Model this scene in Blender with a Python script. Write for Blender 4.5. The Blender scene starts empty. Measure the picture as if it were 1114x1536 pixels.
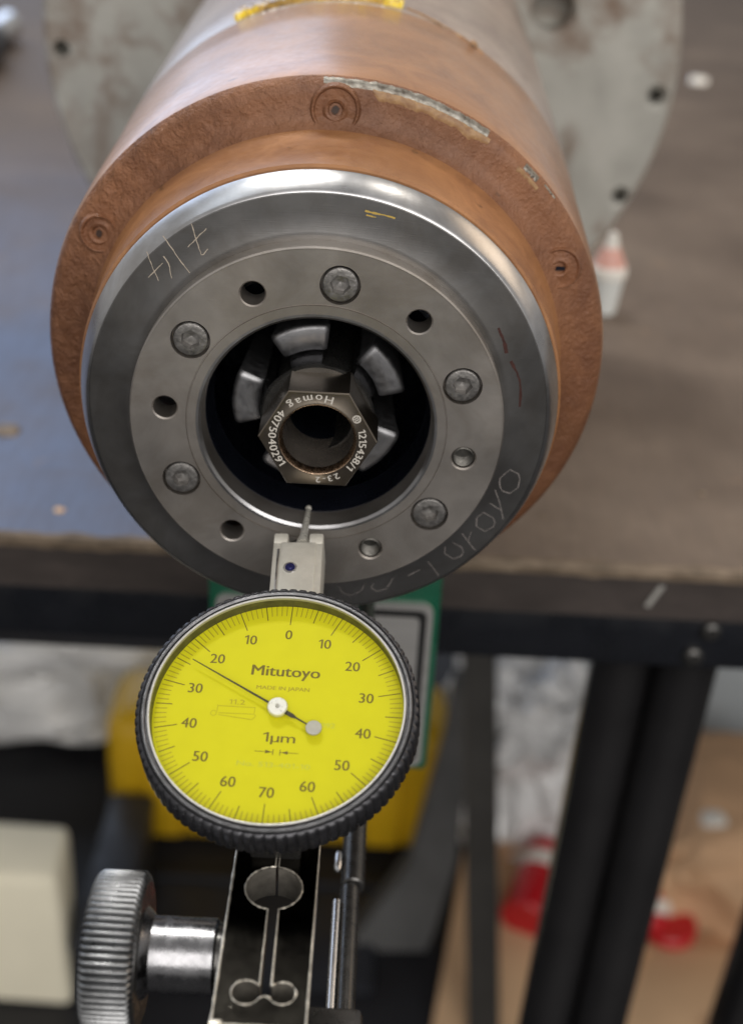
import bpy, bmesh, math, random
from mathutils import Vector, Matrix, noise
from math import sin, cos, pi, radians as R
random.seed(7)
S = 0.001                                   # the script measures in millimetres; the scene is in metres
sc = bpy.context.scene
COL = sc.collection

# ------------------------------------------------------------------ camera
cd = bpy.data.cameras.new('camera'); cam = bpy.data.objects.new('camera', cd); COL.objects.link(cam)
RX = Vector((0.99860, 0.02255, 0.04774)); UY = Vector((-0.05275, 0.50100, 0.86384))
RX.normalize(); BZ = RX.cross(UY).normalized(); UY = BZ.cross(RX)
cam.matrix_world = Matrix(((RX.x, UY.x, BZ.x, 8.78*S), (RX.y, UY.y, BZ.y, -195.65*S), (RX.z, UY.z, BZ.z, 97.93*S), (0, 0, 0, 1)))
cd.sensor_fit = 'HORIZONTAL'; cd.sensor_width = 36; cd.lens = 2000/1114*36
cd.clip_start = 0.01; cd.clip_end = 50
cd.dof.use_dof = True; cd.dof.focus_distance = 0.204; cd.dof.aperture_fstop = 22
sc.camera = cam

# ------------------------------------------------------------------ light
w = bpy.data.worlds.new('World'); sc.world = w; w.use_nodes = True
w.node_tree.nodes['Background'].inputs[0].default_value = (1.0, 0.97, 0.94, 1)
w.node_tree.nodes['Background'].inputs[1].default_value = 0.40
def area(name, loc, target, sx, sy, watts, col, spread=180):
    l = bpy.data.lights.new(name, 'AREA'); l.shape = 'RECTANGLE'; l.size = sx; l.size_y = sy; l.energy = watts; l.color = col; l.spread = R(spread)
    o = bpy.data.objects.new(name, l); COL.objects.link(o); o.location = loc
    d = Vector(target) - Vector(loc); o.rotation_euler = d.to_track_quat('-Z', 'Y').to_euler()
    return o
area('window_light', (-1.15, 2.7, 1.05), (0, 0.4, -0.1), 2.1, 1.9, 23, (0.58, 0.73, 1.0))
area('skylight', (-1.05, 0.75, 1.75), (0, 0, -0.05), 1.8, 0.7, 4.5, (0.80, 0.90, 1.0))
area('ceiling_lamp', (-0.36, 0.88, 1.65), (0, 0, -0.05), 0.40, 0.34, 3.0, (1.0, 0.97, 0.92), 72)
area('small_ceiling_lamp', (0.57, 0.76, 1.65), (0, 0, -0.05), 0.14, 0.14, 2.5, (1.0, 0.93, 0.82))
area('side_lamp', (1.7, 0.9, 1.0), (0, 0, -0.05), 1.2, 0.8, 6, (1.0, 0.76, 0.52))
area('front_fill', (0.5, -1.9, 1.3), (0, 0.6, -0.7), 2.8, 1.8, 60, (1.0, 0.96, 0.92))  # unseen fill lamp added behind the camera to lift the under-bench clutter
sc.view_settings.view_transform = 'Standard'; sc.view_settings.look = 'None'
sc.view_settings.exposure = 0; sc.view_settings.gamma = 1

# ------------------------------------------------------------------ materials
class NT:
    def __init__(s, name):
        s.m = bpy.data.materials.new(name); s.m.use_nodes = True; s.t = s.m.node_tree
        s.p = s.t.nodes['Principled BSDF']; s.L = s.t.links.new
    def n(s, kind, **kw):
        x = s.t.nodes.new('ShaderNode'+kind)
        for k, v in kw.items():
            if hasattr(x, k): setattr(x, k, v)
            else: x.inputs[k].default_value = v
        return x
    def coord(s, scale=(1, 1, 1), rot=(0, 0, 0)):
        c = s.n('TexCoord'); m = s.n('Mapping'); s.L(c.outputs['Object'], m.inputs[0])
        m.inputs['Scale'].default_value = scale; m.inputs['Rotation'].default_value = rot
        return m.outputs[0]
    def noise(s, scale, detail=4, rough=.55, vec=None, sc3=(1, 1, 1), dist=0, rot=(0, 0, 0)):
        x = s.n('TexNoise'); x.inputs['Scale'].default_value = scale; x.inputs['Detail'].default_value = detail
        x.inputs['Roughness'].default_value = rough; x.inputs['Distortion'].default_value = dist
        s.L(vec if vec else s.coord(sc3, rot), x.inputs['Vector']); return x.outputs['Fac']
    def ramp(s, src, stops):
        r = s.n('ValToRGB'); e = r.color_ramp.elements
        while len(e) < len(stops): e.new(.5)
        for k, (p, c) in enumerate(stops):
            e[k].position = p; e[k].color = (*c, 1) if not isinstance(c, (int, float)) else (c, c, c, 1)
        s.L(src, r.inputs[0]); return r.outputs[0]
    def mix(s, fac, a, b):
        x = s.n('Mix'); x.data_type = 'RGBA'
        if isinstance(fac, (int, float)): x.inputs[0].default_value = fac
        else: s.L(fac, x.inputs[0])
        for i, v in ((6, a), (7, b)):
            if isinstance(v, tuple): x.inputs[i].default_value = (*v, 1)
            else: s.L(v, x.inputs[i])
        return x.outputs[2]
    def bump(s, src, strength, dist):
        b = s.n('Bump'); b.inputs['Strength'].default_value = strength; b.inputs['Distance'].default_value = dist
        s.L(src, b.inputs['Height'])
        if s.p.inputs['Normal'].is_linked: s.L(s.p.inputs['Normal'].links[0].from_socket, b.inputs['Normal'])
        s.L(b.outputs[0], s.p.inputs['Normal']); return s
    def set(s, **kw):
        names = dict(color='Base Color', rough='Roughness', metal='Metallic', coat='Coat Weight', coatr='Coat Roughness', spec='Specular IOR Level', aniso='Anisotropic', alpha='Alpha', sss='Subsurface Weight')
        for k, v in kw.items():
            i = s.p.inputs[names[k]]
            if isinstance(v, (int, float)): i.default_value = v
            elif isinstance(v, tuple): i.default_value = (*v, 1)
            else: s.L(v, i)
        return s
def simple(name, col, rough=.5, metal=0, var=.15, nscale=60, bump=0, bscale=400, coat=0, rvar=.1):
    t = NT(name); f = t.noise(nscale, 5)
    lo = tuple(c*(1-var) for c in col); hi = tuple(min(1, c*(1+var)) for c in col)
    t.set(color=t.ramp(f, [(.3, lo), (.7, hi)]), metal=metal, coat=coat)
    t.set(rough=t.ramp(t.noise(nscale*2.3, 5), [(.3, max(.03, rough-rvar)), (.7, min(1, rough+rvar))]))
    if bump: t.bump(t.noise(bscale, 4), bump, .0004)
    return t
def turned(name, col, rough, ring=9000, streak=.25, origin_y=True, scr=True):
    """metal turned on a lathe round the local Y axis: rings in relief, fine scratches, dull patches"""
    t = NT(name); c = t.n('TexCoord'); sp = t.n('SeparateXYZ'); t.L(c.outputs['Object'], sp.inputs[0])
    cx = t.n('CombineXYZ'); t.L(sp.outputs[0], cx.inputs[0]); t.L(sp.outputs[2], cx.inputs[1])
    ln = t.n('VectorMath', operation='LENGTH'); t.L(cx.outputs[0], ln.inputs[0])
    nz = t.n('TexNoise'); nz.noise_dimensions = '1D'; nz.inputs['Scale'].default_value = ring; nz.inputs['Detail'].default_value = 3
    t.L(ln.outputs['Value'], nz.inputs['W'])
    patch = t.noise(90, 5, .6)
    col0 = t.ramp(patch, [(.3, tuple(x*(1-streak) for x in col)), (.7, tuple(min(1, x*(1+streak)) for x in col))])
    t.set(color=col0, metal=1, rough=t.ramp(patch, [(.3, rough-.03), (.7, rough+.05)]))
    t.bump(nz.outputs['Fac'], .25, .00002)
    if scr:
        s1 = t.noise(260, 3, .5, sc3=(1, 1, 22), rot=(0, .6, 0)); s2 = t.noise(240, 3, .5, sc3=(20, 1, 1), rot=(0, .35, 0))
        t.bump(t.ramp(s1, [(.62, 0.), (.72, 1.)]), .12, .00003).bump(t.ramp(s2, [(.64, 0.), (.74, 1.)]), .12, .00003)
        sm = t.ramp(t.noise(55, 6, .7, dist=1.2), [(.42, 0.), (.62, .35)]); base = t.p.inputs['Base Color'].links[0].from_socket
        t.set(color=t.mix(sm, base, (col[0]*.62, col[1]*.56, col[2]*.48)))
    return t.m
M = {}
M['disc'] = turned('face_disc_steel', (.43, .40, .37), .46, streak=.10)
M['ring'] = turned('nose_ring_steel', (.245, .24, .235), .36, 6000, .08)
M['bright'] = turned('bright_ground_steel', (.52, .52, .53), .30, 5000)
M['bolt'] = simple('bolt_steel', (.27, .26, .25), .5, 1, .25, 700, .25, 1500).m
M['thread'] = simple('threaded_steel', (.13, .125, .115), .5, 1, .2, 900).m
M['dark_bore'] = simple('shaded_bore_steel', (.010, .012, .020), .30, .6, .3, 100).m  # shade of the deep recesses painted in as near-black colour
M['finger'] = simple('gripper_steel', (.30, .30, .31), .46, 1, .15, 300, .06, 2500).m
M['finger_dark'] = simple('worn_dark_steel', (.13, .13, .135), .36, 1, .25, 500, .1, 1500).m
M['nut'] = turned('bronze_coated_nut', (.26, .225, .185), .3, 5000, .06)
M['brass'] = simple('worn_brass_rim', (.46, .33, .23), .25, 1, .15, 900, .1, 2000).m
M['nut_wall'] = simple('reamed_wall', (.34, .30, .26), .22, .85, .15, 300, .1, 900).m
M['laser'] = simple('laser_mark', (.50, .47, .42), .6, 0, .05).m
M['scratch'] = simple('scratched_line', (.42, .36, .29), .6, .2, .1).m
M['scratch_dim'] = simple('faint_scratched_line', (.20, .18, .17), .6, .3, .1).m
M['gold'] = simple('brass_trace', (.65, .45, .12), .4, .6, .1).m
M['redstain'] = simple('dried_red_stain', (.05, .018, .014), .5, .2, .3, 900).m

def copper(name, col, rough, bumps, streaky, spec=.4, coat=.7):
    t = NT(name)
    big = t.noise(22, 5, .6); fine = t.noise(600, 4, .6)
    c1 = t.mix(t.ramp(t.noise(75, 6, .72, dist=.8), [(.42, 0.), (.66, .75)]), t.ramp(big, [(.28, tuple(x*.68 for x in col)), (.5, col), (.75, tuple(min(1, x*1.3) for x in col))]), (col[0]*.6, col[1]*.55, col[2]*.6))
    spots = t.ramp(t.noise(240, 3, .6), [(.68, 0.), (.74, 1.)])
    t.set(color=t.mix(spots, c1, tuple(x*.45 for x in col)), metal=.15, spec=spec, rough=t.ramp(fine, [(.3, rough-.06), (.7, rough+.1)]), coat=coat, coatr=.24)
    if streaky:
        pk = t.n('Math', operation='MULTIPLY'); t.L(t.ramp(t.noise(60, 4, .6), [(.35, .15), (.65, 1.)]), pk.inputs[0]); t.L(t.ramp(t.noise(360, 5, .7, dist=.6), [(.35, 0.), (.62, 1.)]), pk.inputs[1])
        tc = t.n('TexCoord'); sx = t.n('SeparateXYZ'); t.L(tc.outputs['Object'], sx.inputs[0])
        mr = t.n('MapRange'); t.L(sx.outputs[0], mr.inputs[0]); mr.inputs[1].default_value = .030; mr.inputs[2].default_value = -.035; mr.inputs[3].default_value = .22; mr.inputs[4].default_value = 1.1
        pm = t.n('Math', operation='MULTIPLY'); t.L(pk.outputs[0], pm.inputs[0]); t.L(mr.outputs[0], pm.inputs[1]); pk = pm
        t.bump(pk.outputs[0], .62, .001)
        t.bump(t.noise(620, 5, .7, sc3=(1.5, .7, .75), dist=.35, rot=(0, .45, 0)), bumps, .0012).bump(t.noise(1500, 3, .6), .5, .0004)
        t.bump(t.ramp(t.noise(900, 2, .5), [(.6, 0.), (.7, 1.)]), .25, .0003)
    else: t.bump(fine, bumps, .0003)
    return t.m
M['socket'] = simple('dark_paint_pit', (.03, .014, .008), .5, 0, .3, 900).m
M['flange'] = copper('rough_copper_brown_casting', (.205, .090, .042), .47, .36, True, coat=.12)
M['copper'] = copper('satin_copper_paint', (.34, .16, .065), .34, .12, False)
M['sleeve'] = copper('dull_grey_pink_sleeve', (.30, .235, .19), .42, .12, False)
t = NT('chipped_bare_steel'); f = t.noise(500, 5, .7)
t.set(color=t.ramp(f, [(.35, (.085, .07, .055)), (.55, (.24, .225, .195)), (.75, (.40, .38, .34))]), metal=.7, rough=.42); t.bump(f, .5, .0004); M['chip'] = t.m
t = NT('torn_paint_edge'); f = t.noise(700, 4, .6)
t.set(color=t.ramp(f, [(.3, (.20, .10, .045)), (.7, (.36, .22, .10))]), rough=.5); t.bump(f, .5, .0004); M['torn'] = t.m
t = NT('hardened_yellow_resin'); f = t.noise(160, 5, .65)
t.set(color=t.ramp(f, [(.34, (.12, .065, .018)), (.50, (.45, .27, .04)), (.66, (.80, .60, .02))]), rough=.22, coat=.5); t.bump(t.noise(420, 4), .6, .001); M['resin'] = t.m
t = NT('grey_cast_plate'); f = t.noise(17, 6, .65, dist=.6)
t.set(color=t.mix(t.ramp(f, [(.49, 0.), (.62, .85)]), t.ramp(t.noise(60, 4), [(.3, (.33, .322, .29)), (.7, (.43, .42, .38))]), (.15, .085, .05)), metal=.25, rough=.52); t.bump(t.noise(500, 3), .15, .0003); M['plate'] = t.m
# bench
t = NT('worn_bench_sheet'); f = t.noise(9, 6, .65); g = t.noise(420, 3, .6, sc3=(1, .12, 1)); h = t.noise(45, 5, .7)
c = t.ramp(f, [(.3, (.085, .063, .049)), (.55, (.14, .108, .085)), (.75, (.21, .166, .13))])
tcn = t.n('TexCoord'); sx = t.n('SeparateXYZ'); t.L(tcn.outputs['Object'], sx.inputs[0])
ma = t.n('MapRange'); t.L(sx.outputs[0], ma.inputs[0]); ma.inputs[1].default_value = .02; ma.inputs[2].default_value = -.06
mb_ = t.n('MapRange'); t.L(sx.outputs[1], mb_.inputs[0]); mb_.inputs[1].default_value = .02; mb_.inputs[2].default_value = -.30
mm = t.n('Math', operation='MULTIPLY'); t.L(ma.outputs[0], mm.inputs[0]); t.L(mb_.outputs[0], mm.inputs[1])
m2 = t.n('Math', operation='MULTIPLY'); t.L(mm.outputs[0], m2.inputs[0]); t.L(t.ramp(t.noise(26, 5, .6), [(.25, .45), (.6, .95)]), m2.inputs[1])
c = t.mix(m2.outputs[0], c, (.125, .160, .255))  # bluish reflected sheen painted into the colour, near left of the top
c = t.mix(t.ramp(h, [(.66, 0.), (.74, .6)]), c, (.25, .17, .11)); c = t.mix(t.ramp(g, [(.35, .14), (.6, 0.)]), c, (.05, .045, .045))
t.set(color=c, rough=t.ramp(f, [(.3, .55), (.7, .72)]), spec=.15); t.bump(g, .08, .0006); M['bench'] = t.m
t = NT('raw_board_edge'); f = t.noise(130, 5, .7, sc3=(.3, 1, 1))
t.set(color=t.ramp(f, [(.3, (.030, .023, .020)), (.55, (.046, .036, .032)), (.8, (.075, .058, .05))]), rough=.65); t.bump(f, .35, .0008); M['edge'] = t.m
t = NT('frayed_board_lip'); f = t.noise(160, 5, .75, sc3=(.5, 1, 1))
t.set(color=t.ramp(f, [(.32, (.07, .05, .032)), (.55, (.17, .125, .085)), (.75, (.28, .22, .16))]), rough=.7); t.bump(f, .6, .001); M['lip'] = t.m
M['black_steel'] = simple('black_painted_steel', (.006, .007, .010), .30, 0, .25, 40, .08, 300, .2).m
M['leg'] = simple('glossy_black_tube', (.012, .0115, .012), .17, 0, .2, 30, 0, 300, .4).m
M['rail'] = simple('dull_grey_rail', (.02, .02, .023), .5, 0, .2, 30).m
# dial indicator
t = NT('yellow_dial'); f = t.noise(300, 3)
t.set(color=t.ramp(f, [(.3, (.575, .545, .001)), (.7, (.60, .57, .0015))]), rough=.62, spec=.3); M['dial'] = t.m
M['ink'] = simple('dial_ink', (.14, .105, .003), .6, 0, .1).m
M['ink_thin'] = simple('dial_ink_thin', (.33, .27, .004), .6, 0, .1).m
M['ink_faint'] = simple('dial_ink_faint', (.48, .50, .05), .6, 0, .15, 900).m
M['bezel'] = simple('black_anodised_bezel', (.145, .145, .15), .40, .9, .25, 500, .12, 2500).m
M['bezel_side'] = simple('dark_bezel_grip', (.05, .05, .055), .32, .7, .3, 400, .1, 1500).m
M['chrome'] = simple('satin_chrome', (.66, .66, .66), .22, 1, .06, 400).m
M['hub'] = simple('hub_silver', (.78, .78, .75), .35, .35, .05, 900).m
M['needle'] = simple('dark_needle', (.05, .045, .03), .4, .5, .1).m
M['ball'] = simple('grey_counterweight', (.42, .41, .38), .5, .4, .06, 900).m
M['stylus'] = simple('nickel_stylus', (.60, .58, .52), .3, .45, .08, 600).m
M['body'] = simple('satin_chrome_body', (.76, .73, .645), .42, .55, .07, 500, .18, 3500).m
M['blueblack'] = simple('blue_black_screw', (.02, .02, .10), .25, .6, .2).m
t = NT('crystal'); nt = t.t; nt.nodes.remove(t.p); tr = t.n('BsdfTransparent'); gl = t.n('BsdfGlossy'); gl.inputs['Roughness'].default_value = .02
fr = t.n('Fresnel'); fr.inputs['IOR'].default_value = 1.25; mx = t.n('MixShader'); t.L(fr.outputs[0], mx.inputs[0]); t.L(tr.outputs[0], mx.inputs[1]); t.L(gl.outputs[0], mx.inputs[2])
t.L(mx.outputs[0], nt.nodes['Material Output'].inputs[0]); M['crystal'] = t.m
# holder
t = NT('black_nickel_block'); f = t.noise(150, 5, .65); sp = t.ramp(t.noise(900, 2, .5), [(.73, 0.), (.77, 1.)])
t.set(color=t.mix(sp, t.ramp(f, [(.3, (.016, .0145, .0125)), (.7, (.027, .025, .021))]), (.4, .37, .32)), metal=1, rough=t.ramp(f, [(.3, .11), (.7, .19)])); t.bump(t.noise(1800, 3), .05, .0001); M['block'] = t.m
M['slotwall'] = simple('lit_slot_wall', (.20, .185, .16), .42, .6, .3, 500, .2, 1500).m  # lighter than the block, lit look of the slot walls put into the colour
M['worn_edge'] = simple('worn_bright_edge', (.60, .56, .48), .35, .8, .3, 900, .3, 1800).m
M['knurl'] = simple('knurled_steel', (.24, .245, .25), .34, 1, .18, 500, .15, 2500).m
M['shank'] = simple('turned_shank_steel', (.26, .26, .27), .27, 1, .12, 300, .05, 3000).m
M['darksteel'] = simple('dark_blued_steel', (.08, .078, .075), .3, .8, .2, 300).m
M['green'] = simple('green_hammer_paint', (.008, .088, .047), .34, 0, .15, 120, .2, 900, .25).m
t = NT('brushed_plate'); f = t.noise(350, 4, .6, sc3=(.06, 1, 1)); t.set(color=t.ramp(f, [(.3, (.60, .585, .56)), (.7, (.72, .705, .68))]), metal=.8, rough=.40); t.bump(f, .1, .0002); M['brushed'] = t.m
M['blackline'] = simple('black_inlay', (.015, .015, .015), .5, 0, .2).m
# clutter
M['white'] = simple('white_plastic', (.66, .68, .66), .4, 0, .05).m
M['redcap'] = simple('pale_red_plastic', (.62, .33, .27), .4, 0, .1).m
M['silver'] = simple('crumpled_silver_film', (.88, .88, .88), .33, .1, .25, 14, .7, 60).m
M['yellow'] = simple('yellow_case_plastic', (.66, .40, .012), .42, 0, .2, 9, .1, 80).m
M['black'] = simple('black_plastic', (.020, .022, .028), .5, 0, .3, 20).m
M['cream'] = simple('cream_foam', (.95, .89, .70), .8, 0, .05, 14, .5, 60).m
M['card'] = simple('brown_cardboard', (.55, .345, .20), .75, 0, .15, 10, .1, 60).m
M['card2'] = simple('light_cardboard', (.62, .41, .24), .75, 0, .12, 10, .1, 60).m
M['pale'] = simple('pale_blue_grey_panel', (.55, .60, .63), .5, 0, .05, 8).m
M['canred'] = simple('glossy_red', (.50, .012, .018), .3, 0, .1, 20).m
M['grey_fabric'] = simple('charcoal_fabric', (.085, .085, .085), .85, 0, .2, 20, .5, 200).m
M['bar'] = simple('grey_steel_bar', (.045, .042, .038), .42, .3, .2, 14).m
M['pearl'] = simple('white_gloss', (.75, .72, .66), .25, 0, .05).m
t = NT('dark_workshop_floor'); f = t.noise(7, 6, .65); t.set(color=t.ramp(f, [(.3, (.006, .0065, .009)), (.7, (.014, .014, .017))]), rough=.55); t.bump(t.noise(60, 4), .3, .002); M['floor'] = t.m

# ------------------------------------------------------------------ mesh helpers (everything in mm, world axes)
def V(*a): return Vector(a)
class Fr:
    """a local frame: origin and three axes"""
    def __init__(s, o=(0, 0, 0), x=(1, 0, 0), y=(0, 1, 0), z=(0, 0, 1)):
        s.o, s.x, s.y, s.z = Vector(o), Vector(x).normalized(), Vector(y).normalized(), Vector(z).normalized()
    def __call__(s, a, b, c=0.): return s.o + s.x*a + s.y*b + s.z*c
    def at(s, a, b, c=0.): return Fr(s(a, b, c), s.x, s.y, s.z)
    def turn(s, ang): return Fr(s.o, s.x*cos(ang)+s.y*sin(ang), s.y*cos(ang)-s.x*sin(ang), s.z)
W0 = Fr()
AX = Fr((0, 0, 0), (1, 0, 0), (0, 0, 1), (0, 1, 0))           # spindle: z of the frame runs along world Y
class MB:
    def __init__(s): s.v = []; s.f = []
    def add(s, vs, fs):
        k = len(s.v); s.v += [Vector(v) for v in vs]; s.f += [tuple(i+k for i in f) for f in fs]; return s
    def rev(s, prof, fr, seg=64, closed=False, rfun=None, a0=0, a1=2*pi):
        """prof: (height along z, radius)"""
        full = abs(a1-a0-2*pi) < 1e-6; n = seg if full else seg+1; vs = []; m = len(prof)
        for i in range(n):
            a = a0+(a1-a0)*i/seg
            for j, (h, r) in enumerate(prof):
                if rfun: r = rfun(a, j, r)
                vs.append(fr(r*cos(a), r*sin(a), h))
        fs = []
        for i in range(seg):
            p, q = i*m, ((i+1) % n)*m
            for j in range(m if closed else m-1):
                k = (j+1) % m; fs.append((p+j, q+j, q+k, p+k))
        if not full and closed: fs += [tuple(range(m)), tuple(range((n-1)*m, n*m))]
        return s.add(vs, fs)
    def cyl(s, fr, r, h0, h1, seg=48, ch=0., r1=None):
        r1 = r if r1 is None else r1
        return s.rev([(h0, 0), (h0, r-ch), (h0+ch, r), (h1-ch, r1), (h1, r1-ch), (h1, 0)] if ch else [(h0, 0), (h0, r), (h1, r1), (h1, 0)], fr, seg)
    def prism(s, poly, fr, h0, h1):
        n = len(poly); vs = [fr(x, y, h0) for x, y in poly]+[fr(x, y, h1) for x, y in poly]
        return s.add(vs, [tuple(range(n)), tuple(range(n, 2*n))]+[(i, (i+1) % n, n+(i+1) % n, n+i) for i in range(n)])
    def box(s, lo, hi, bev=0., fr=W0, seg=2):
        bm = bmesh.new(); bmesh.ops.create_cube(bm, size=1)
        c = [(a+b)/2 for a, b in zip(lo, hi)]; d = [abs(b-a) for a, b in zip(lo, hi)]
        for v in bm.verts: v.co = Vector((v.co.x*d[0]+c[0], v.co.y*d[1]+c[1], v.co.z*d[2]+c[2]))
        if bev: bmesh.ops.bevel(bm, geom=bm.edges[:], offset=bev, segments=seg, affect='EDGES', profile=.5)
        bm.verts.index_update(); s.add([fr(*v.co) for v in bm.verts], [tuple(v.index for v in f.verts) for f in bm.faces]); bm.free(); return s
    def tube(s, pts, r, seg=10):
        pts = [Vector(p) for p in pts]; rings = []
        for i, p in enumerate(pts):
            d = (pts[min(i+1, len(pts)-1)]-pts[max(i-1, 0)]).normalized()
            a = d.orthogonal().normalized() if i == 0 else (s._a - d*s._a.dot(d)).normalized()
            s._a = a; b = d.cross(a); rr = r[i] if isinstance(r, (list, tuple)) else r
            rings.append([p+a*rr*cos(2*pi*k/seg)+b*rr*sin(2*pi*k/seg) for k in range(seg)])
        vs = [v for g in rings for v in g]; n = len(rings)
        return s.add(vs, [(i*seg+k, i*seg+(k+1) % seg, (i+1)*seg+(k+1) % seg, (i+1)*seg+k) for i in range(n-1) for k in range(seg)]+[tuple(range(seg)), tuple(range((n-1)*seg, n*seg))])
    def mesh(s, name, org=V(0, 0, 0), ang=32):
        me = bpy.data.meshes.new(name); me.from_pydata([(v-org)*S for v in s.v], [], s.f)
        bm = bmesh.new(); bm.from_mesh(me); bmesh.ops.recalc_face_normals(bm, faces=bm.faces)
        bmesh.ops.triangulate(bm, faces=[f for f in bm.faces if len(f.verts) > 4]); bm.to_mesh(me); bm.free()
        smooth(me, ang); return me
def smooth(me, ang=32):
    me.polygons.foreach_set('use_smooth', [True]*len(me.polygons)); me.set_sharp_from_angle(angle=R(ang))
ORG = {}
def link(name, me, mat, parent=None, org=None):
    o = bpy.data.objects.new(name, me); COL.objects.link(o)
    po = ORG[parent.name] if parent else V(0, 0, 0)
    org = po if org is None else Vector(org); ORG[o.name] = org
    if parent: o.parent = parent
    o.location = (org-po)*S
    if mat and me and not me.materials: me.materials.append(mat)
    return o
def build(name, mb, mat, parent=None, org=None, ang=32, cut=None):
    og = Vector(org) if org is not None else (ORG[parent.name] if parent else V(0, 0, 0))
    me = mb.mesh(name, og, ang)
    if cut:
        cm = cut.mesh('cutter', og); a = bpy.data.objects.new('tmp_a', me); b = bpy.data.objects.new('tmp_b', cm)
        COL.objects.link(a); COL.objects.link(b)
        md = a.modifiers.new('cut', 'BOOLEAN'); md.operation = 'DIFFERENCE'; md.solver = 'EXACT'; md.object = b
        bpy.context.view_layer.update(); dg = bpy.context.evaluated_depsgraph_get()
        me2 = bpy.data.meshes.new_from_object(a.evaluated_get(dg)); bpy.data.objects.remove(a); bpy.data.objects.remove(b)
        bpy.data.meshes.remove(me); bpy.data.meshes.remove(cm); me = me2; me.name = name; me.materials.clear(); smooth(me, ang)
    return link(name, me, mat, parent, og)
def thing(name, base, label, cat, group=None, kind=None):
    o = bpy.data.objects.new(name, None); COL.objects.link(o); o.empty_display_size = .01
    ORG[o.name] = Vector(base); o.location = Vector(base)*S
    return tag(o, label, cat, group, kind)
def tag(o, label, cat, group=None, kind=None):
    o['label'] = label; o['category'] = cat
    if group: o['group'] = group
    if kind: o['kind'] = kind
    return o
def copies(src, parent, places):
    """places: (position mm, rotation about world Y)"""
    for p, a in places:
        c = src.copy(); COL.objects.link(c); c.parent = parent; ORG[c.name] = Vector(p)
        c.location = (Vector(p)-ORG[parent.name])*S; c.rotation_euler = (0, a, 0)
def arc(cx, cy, r, a0, a1, n=24): return [(cx+r*cos(R(a0+(a1-a0)*k/n)), cy+r*sin(R(a0+(a1-a0)*k/n))) for k in range(n+1)]
TX = {}
def glyphs(body):
    if body not in TX:
        cu = bpy.data.curves.new('txt', 'FONT'); cu.body = body; cu.size = 1; cu.align_x = 'CENTER'; cu.resolution_u = 3
        o = bpy.data.objects.new('txt', cu); COL.objects.link(o); bpy.context.view_layer.update()
        me = bpy.data.meshes.new_from_object(o.evaluated_get(bpy.context.evaluated_depsgraph_get()))
        TX[body] = ([(v.co.x, v.co.y) for v in me.vertices], [tuple(p.vertices) for p in me.polygons])
        bpy.data.objects.remove(o); bpy.data.curves.remove(cu); bpy.data.meshes.remove(me)
    return TX[body]
ONE = ([(.20, 0), (.285, 0), (.285, .69), (.215, .69), (.04, .575), (.04, .49), (.20, .585)], [(0, 1, 2, 6), (2, 3, 4, 5, 6)])
def compose(body, gap=.085):
    if '1' not in body: return glyphs(body)
    vs, fs, x = [], [], 0.
    for ch in body:
        if ch == ' ': x += .26; continue
        v, f = ONE if ch == '1' else glyphs(ch)
        a = min(p[0] for p in v); b = max(p[0] for p in v); k = len(vs)
        if ch == '1': b += .03
        vs += [(p[0]-a+x, p[1]) for p in v]; fs += [tuple(q+k for q in t) for t in f]; x += b-a+gap
    return vs, fs
def text(mb, body, fr, cx, cy, h, width=None, lift=0., bold=0.):
    """flat print; baseline centre at (cx, cy), digit height h, optional total width"""
    vs, fs = compose(body); x0 = min(v[0] for v in vs); x1 = max(v[0] for v in vs); s = h/.69
    sx = width/(x1-x0) if width else s; mid = (x0+x1)/2
    for d in ([0] if not bold else [-bold, 0, bold]):
        mb.add([fr(cx+(x-mid)*sx+d, cy+y*s, lift+d*.01) for x, y in vs], fs)
def stroke(mb, pts, wd, fr, lift=0.):
    """a flat drawn line of short quads"""
    for (x0, y0), (x1, y1) in zip(pts, pts[1:]):
        l = math.hypot(x1-x0, y1-y0) or 1; nx, ny = -(y1-y0)/l*wd/2, (x1-x0)/l*wd/2
        mb.add([fr(x0+nx, y0+ny, lift), fr(x1+nx, y1+ny, lift), fr(x1-nx, y1-ny, lift), fr(x0-nx, y0-ny, lift)], [(0, 1, 2, 3)])
def lump(c, rad, amp, freq, seed, flat=0., n=5):
    bm = bmesh.new(); bmesh.ops.create_icosphere(bm, subdivisions=n, radius=1); sd = Vector((seed*7.3, seed*3.1, seed*1.7))
    for v in bm.verts:
        d = v.co.normalized(); k = 1+amp*(noise.ridged_multi_fractal(d*freq+sd, .9, 2, 4, 1, 2)-1)*.5
        p = Vector((math.copysign(abs(d.x)**.7, d.x), math.copysign(abs(d.y)**.7, d.y), math.copysign(abs(d.z)**.7, d.z)))*k
        v.co = Vector((c[0]+p.x*rad[0], c[1]+p.y*rad[1], max(c[2]+p.z*rad[2], flat)))
    m = MB(); bm.verts.index_update(); m.add([v.co for v in bm.verts], [tuple(v.index for v in f.verts) for f in bm.faces]); bm.free(); return m

# ------------------------------------------------------------------ the setting
fl = MB().add([(-6000, -4000, -900), (6000, -4000, -900), (6000, 8000, -900), (-6000, 8000, -900)], [(0, 1, 2, 3)])
o = build('floor', fl, M['floor']); o['kind'] = 'structure'

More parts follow.
